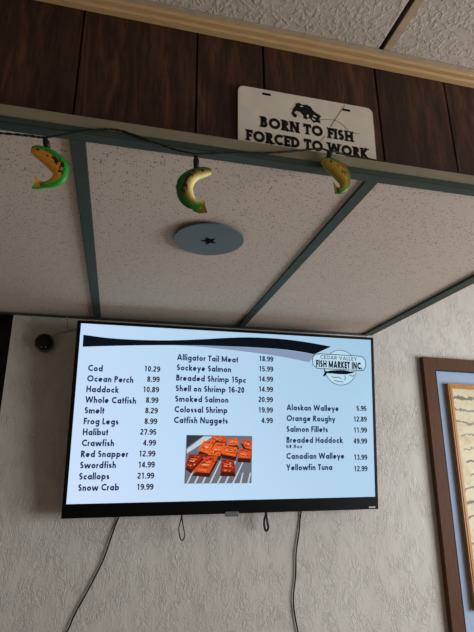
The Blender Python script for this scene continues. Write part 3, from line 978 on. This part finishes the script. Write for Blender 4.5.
# wall mount behind the set
bm = bmesh.new()
ly = lambda y, z: Matrix.Rotation(-TT, 3, 'X') @ (Vector((0, y, z)) - Vector((0, TB.y, TB.z)))
def wbox(x0_, x1_, y0_, y1_, z0_, z1_):
    bb = bmesh.new(); box(bb, (x0_, y0_, z0_), (x1_, y1_, z1_), .001)
    Rm = Matrix.Rotation(-TT, 3, 'X')
    vm = {v: bm.verts.new(Rm @ (v.co - TB)) for v in bb.verts}
    for f in bb.faces:
        bm.faces.new([vm[v] for v in f.verts])
    bb.free()
wbox(.2, .9, -.012, -.001, H0 - .62, H0 - .54); wbox(.2, .9, -.012, -.001, H0 - .36, H0 - .28)
for x in (.36, .70):
    box(bm, (x + .064 - .012, .046, .13), (x + .064 + .012, .058, .50), .001)
    wbox(x - .008, x + .008, -.075, -.012, H0 - .36, H0 - .31)
    wbox(x - .008, x + .008, -.040, -.012, H0 - .61, H0 - .57)
obj('mount_bracket', bm, MT['steel'], t)

# pull cords of the mount, and the two mains / signal cords
def loop(name, label, top, bot, w, mat, r):
    bm = bmesh.new()
    a, b = on_y(*top, -.045), on_y(*bot, -.045)
    h = (a.z - b.z)
    pts = [Vector((a.x, -.045, a.z + .06)), a, Vector((a.x - w, -.045, a.z - h * .45)), Vector((b.x - w * .9, -.045, b.z + h * .16)), Vector((b.x, -.045, b.z)), Vector((b.x + w * 1.1, -.043, b.z + h * .18)), Vector((b.x + w * .6, -.043, b.z + h * .5)), Vector((a.x + .002, -.042, a.z)), Vector((a.x + .002, -.042, a.z + .06))]
    tube(bm, curve(pts, 7), r, 7)
    tag(obj(name, bm, MT[mat], None, True), label, 'pull cord')
loop('mount_pull_cord', 'thin loose cord loop below the television, left of the centre tab', (181.5, 517), (182, 540.5), .009, 'cord', .0021)
loop('mount_pull_cord', 'thick black cord loop below the television, right of the centre tab', (266, 512), (266.5, 531), .008, 'matte', .0042)
def drop(name, label, pts, r):
    bm = bmesh.new()
    w3 = [on_y(x, y, -.006 - .0005 * (i % 2)) for i, (x, y) in enumerate(pts)]
    w3[0].y = -.03
    w3 += [Vector((w3[-1].x + k * (w3[-1].x - w3[-2].x) * .5, -.0062, z)) for k, z in ((.6, .75), (.9, .5), (.7, .3))]
    tube(bm, curve(w3, 8), r, 8)
    tag(obj(name, bm, MT['cord'], None, True), label, 'cord')
drop('hanging_cable', 'black cord running down and left from under the television left side', [(121, 509), (118, 518.5), (112, 535), (104.5, 557), (97, 573), (86, 594), (76, 612), (69, 628), (63, 645)], .0027)
drop('hanging_cable', 'black cord hanging straight down below the television right half', [(302.5, 500), (301, 512), (299, 532), (296.2, 552), (295.6, 575), (293.4, 597), (294.4, 612), (298, 632), (303, 655)], .0029)

# ================================================================== SECURITY CAMERA
c = on_y(44, 342, -.030)
c.y = 0
t = thing('security_camera', 'small black dome security camera on the wall left of the television', 'camera', c)
bm = bmesh.new(); lathe(bm, [(.030, -.001), (.036, -.002), (.038, -.014), (.036, -.024), (.034, -.026)], (0, 0, 0), (0, 1, 0), 32)
obj('housing', bm, MT['badge'], t, True)
bm = bmesh.new(); lathe(bm, [(.033, -.0255), (.0325, -.034), (.028, -.046), (.019, -.055), (.008, -.059), (.001, -.0595)], (0, 0, 0), (0, 1, 0), 32)
obj('dome', bm, MT['matte'], t, True)
for dx in (-.0085, .0065):
    bm = bmesh.new(); r_ = bmesh.ops.create_uvsphere(bm, u_segments=10, v_segments=8, radius=.0032)
    for v in r_['verts']:
        v.co += Vector((dx + .004, -.0475, -.0235))
    obj('infrared_lamp', bm, MT['mark'], t, True)
bm = bmesh.new()
tube(bm, curve([on_y(52.5, 337.5, -.02), on_y(56, 334.4, -.012), on_y(66, 331.6, -.008), on_y(76, 328.9, -.01), on_y(86, 327, -.02)], 6), .0019, 7)
tag(obj('camera_cable', bm, MT['pale'], None, True), 'thin pale cable running from the security camera toward the television', 'cable')
bm = bmesh.new()
tube(bm, [on_y(67.4, 315.5, -.026), on_y(67.4, 322, -.024), on_y(67.6, 328.6, -.016)], .0017, 7)
tag(obj('camera_cable', bm, MT['pale'], None, True), 'short pale cable dropping from the ceiling edge beside the television corner', 'cable')

# ================================================================== FRAMED PICTURE
FA = math.radians(1.0)
fo = on_y(421.8, 357, -.022)
t = thing('framed_picture', 'dark brown wooden frame holding a honey wood framed print on blue grey mat', 'picture frame', (fo.x, 0, fo.z), (0, FA, 0))
FW, FH, FB = .98, 1.34, .060
def frame_bars(bm, x0_, x1_, z0_, z1_, b, y0_, y1_, bev):
    def bar(P):
        A = [bm.verts.new((x, y1_, z)) for x, z in P]
        q = [(x, z) for x, z in P]
        Bv = [bm.verts.new((x, y0_, z)) for x, z in P]
        bm.faces.new(A); bm.faces.new(Bv)
        for k in range(4):
            bm.faces.new((A[k], A[(k + 1) % 4], Bv[(k + 1) % 4], Bv[k]))
    O = [(x0_, z1_), (x1_, z1_), (x1_, z0_), (x0_, z0_)]
    I = [(x0_ + b, z1_ - b), (x1_ - b, z1_ - b), (x1_ - b, z0_ + b), (x0_ + b, z0_ + b)]
    for k in range(4):
        bar([O[k], O[(k + 1) % 4], I[(k + 1) % 4], I[k]])
    bmesh.ops.remove_doubles(bm, verts=bm.verts, dist=1e-5)
bm = bmesh.new(); frame_bars(bm, 0, FW, -FH, 0, FB, -.030, -.003, 0)
obj('outer_frame', bm, MT['brown'], t)
bm = bmesh.new(); frame_bars(bm, FB - .001, FW - FB + .001, -FH + FB - .001, -FB + .001, .0035, -.031, -.012, 0)
obj('frame_lip', bm, MT['matte'], t)
bm = bmesh.new(); box(bm, (FB - .004, -.013, -FH + FB - .004), (FW - FB + .004, -.006, -FB + .004))
obj('mat_board', bm, MT['mat'], t)
ix0, iz1 = .1145, -.1235
ix1, iz0 = FW - .1145, -1.072
bm = bmesh.new(); frame_bars(bm, ix0, ix1, iz0, iz1, .021, -.036, -.0132, 0)
inner = obj('inner_frame', bm, MT['gold'], t)
bm = bmesh.new(); frame_bars(bm, ix0 + .007, ix1 - .007, iz0 + .007, iz1 - .007, .007, -.0385, -.0355, 0)
obj('frame_bead', bm, MT['gold'], inner)
bm = bmesh.new(); box(bm, (ix0 + .018, -.024, iz0 + .018), (ix1 - .018, -.018, iz1 - .018))
obj('print', bm, MT['prnt'], t)
bm = bmesh.new(); box(bm, (.128, -.019, -1.21), (FW - .128, -.0132, -1.122), .002)
obj('plaque', bm, MT['plaque'], t)

# ================================================================== LIGHT
def area(name, loc, target, sx, sy, power, color):
    ld = bpy.data.lights.new(name, 'AREA')
    ld.shape = 'RECTANGLE'; ld.size = sx; ld.size_y = sy
    ld.energy = power; ld.color = color
    o = bpy.data.objects.new(name, ld)
    COL.objects.link(o)
    o.location = loc
    d = Vector(target) - Vector(loc)
    o.rotation_euler = d.to_track_quat('-Z', 'Y').to_euler()
    return o
area('window_daylight', (XR + .02, -1.88, 1.35), (0, -1.2, 1.5), 2.1, 1.15, 90, (.95, .98, 1.0))
w = bpy.data.worlds.new('world'); S.world = w; w.use_nodes = True
bg = w.node_tree.nodes['Background']
bg.inputs['Color'].default_value = (1.0, .74, .50, 1); bg.inputs['Strength'].default_value = .07
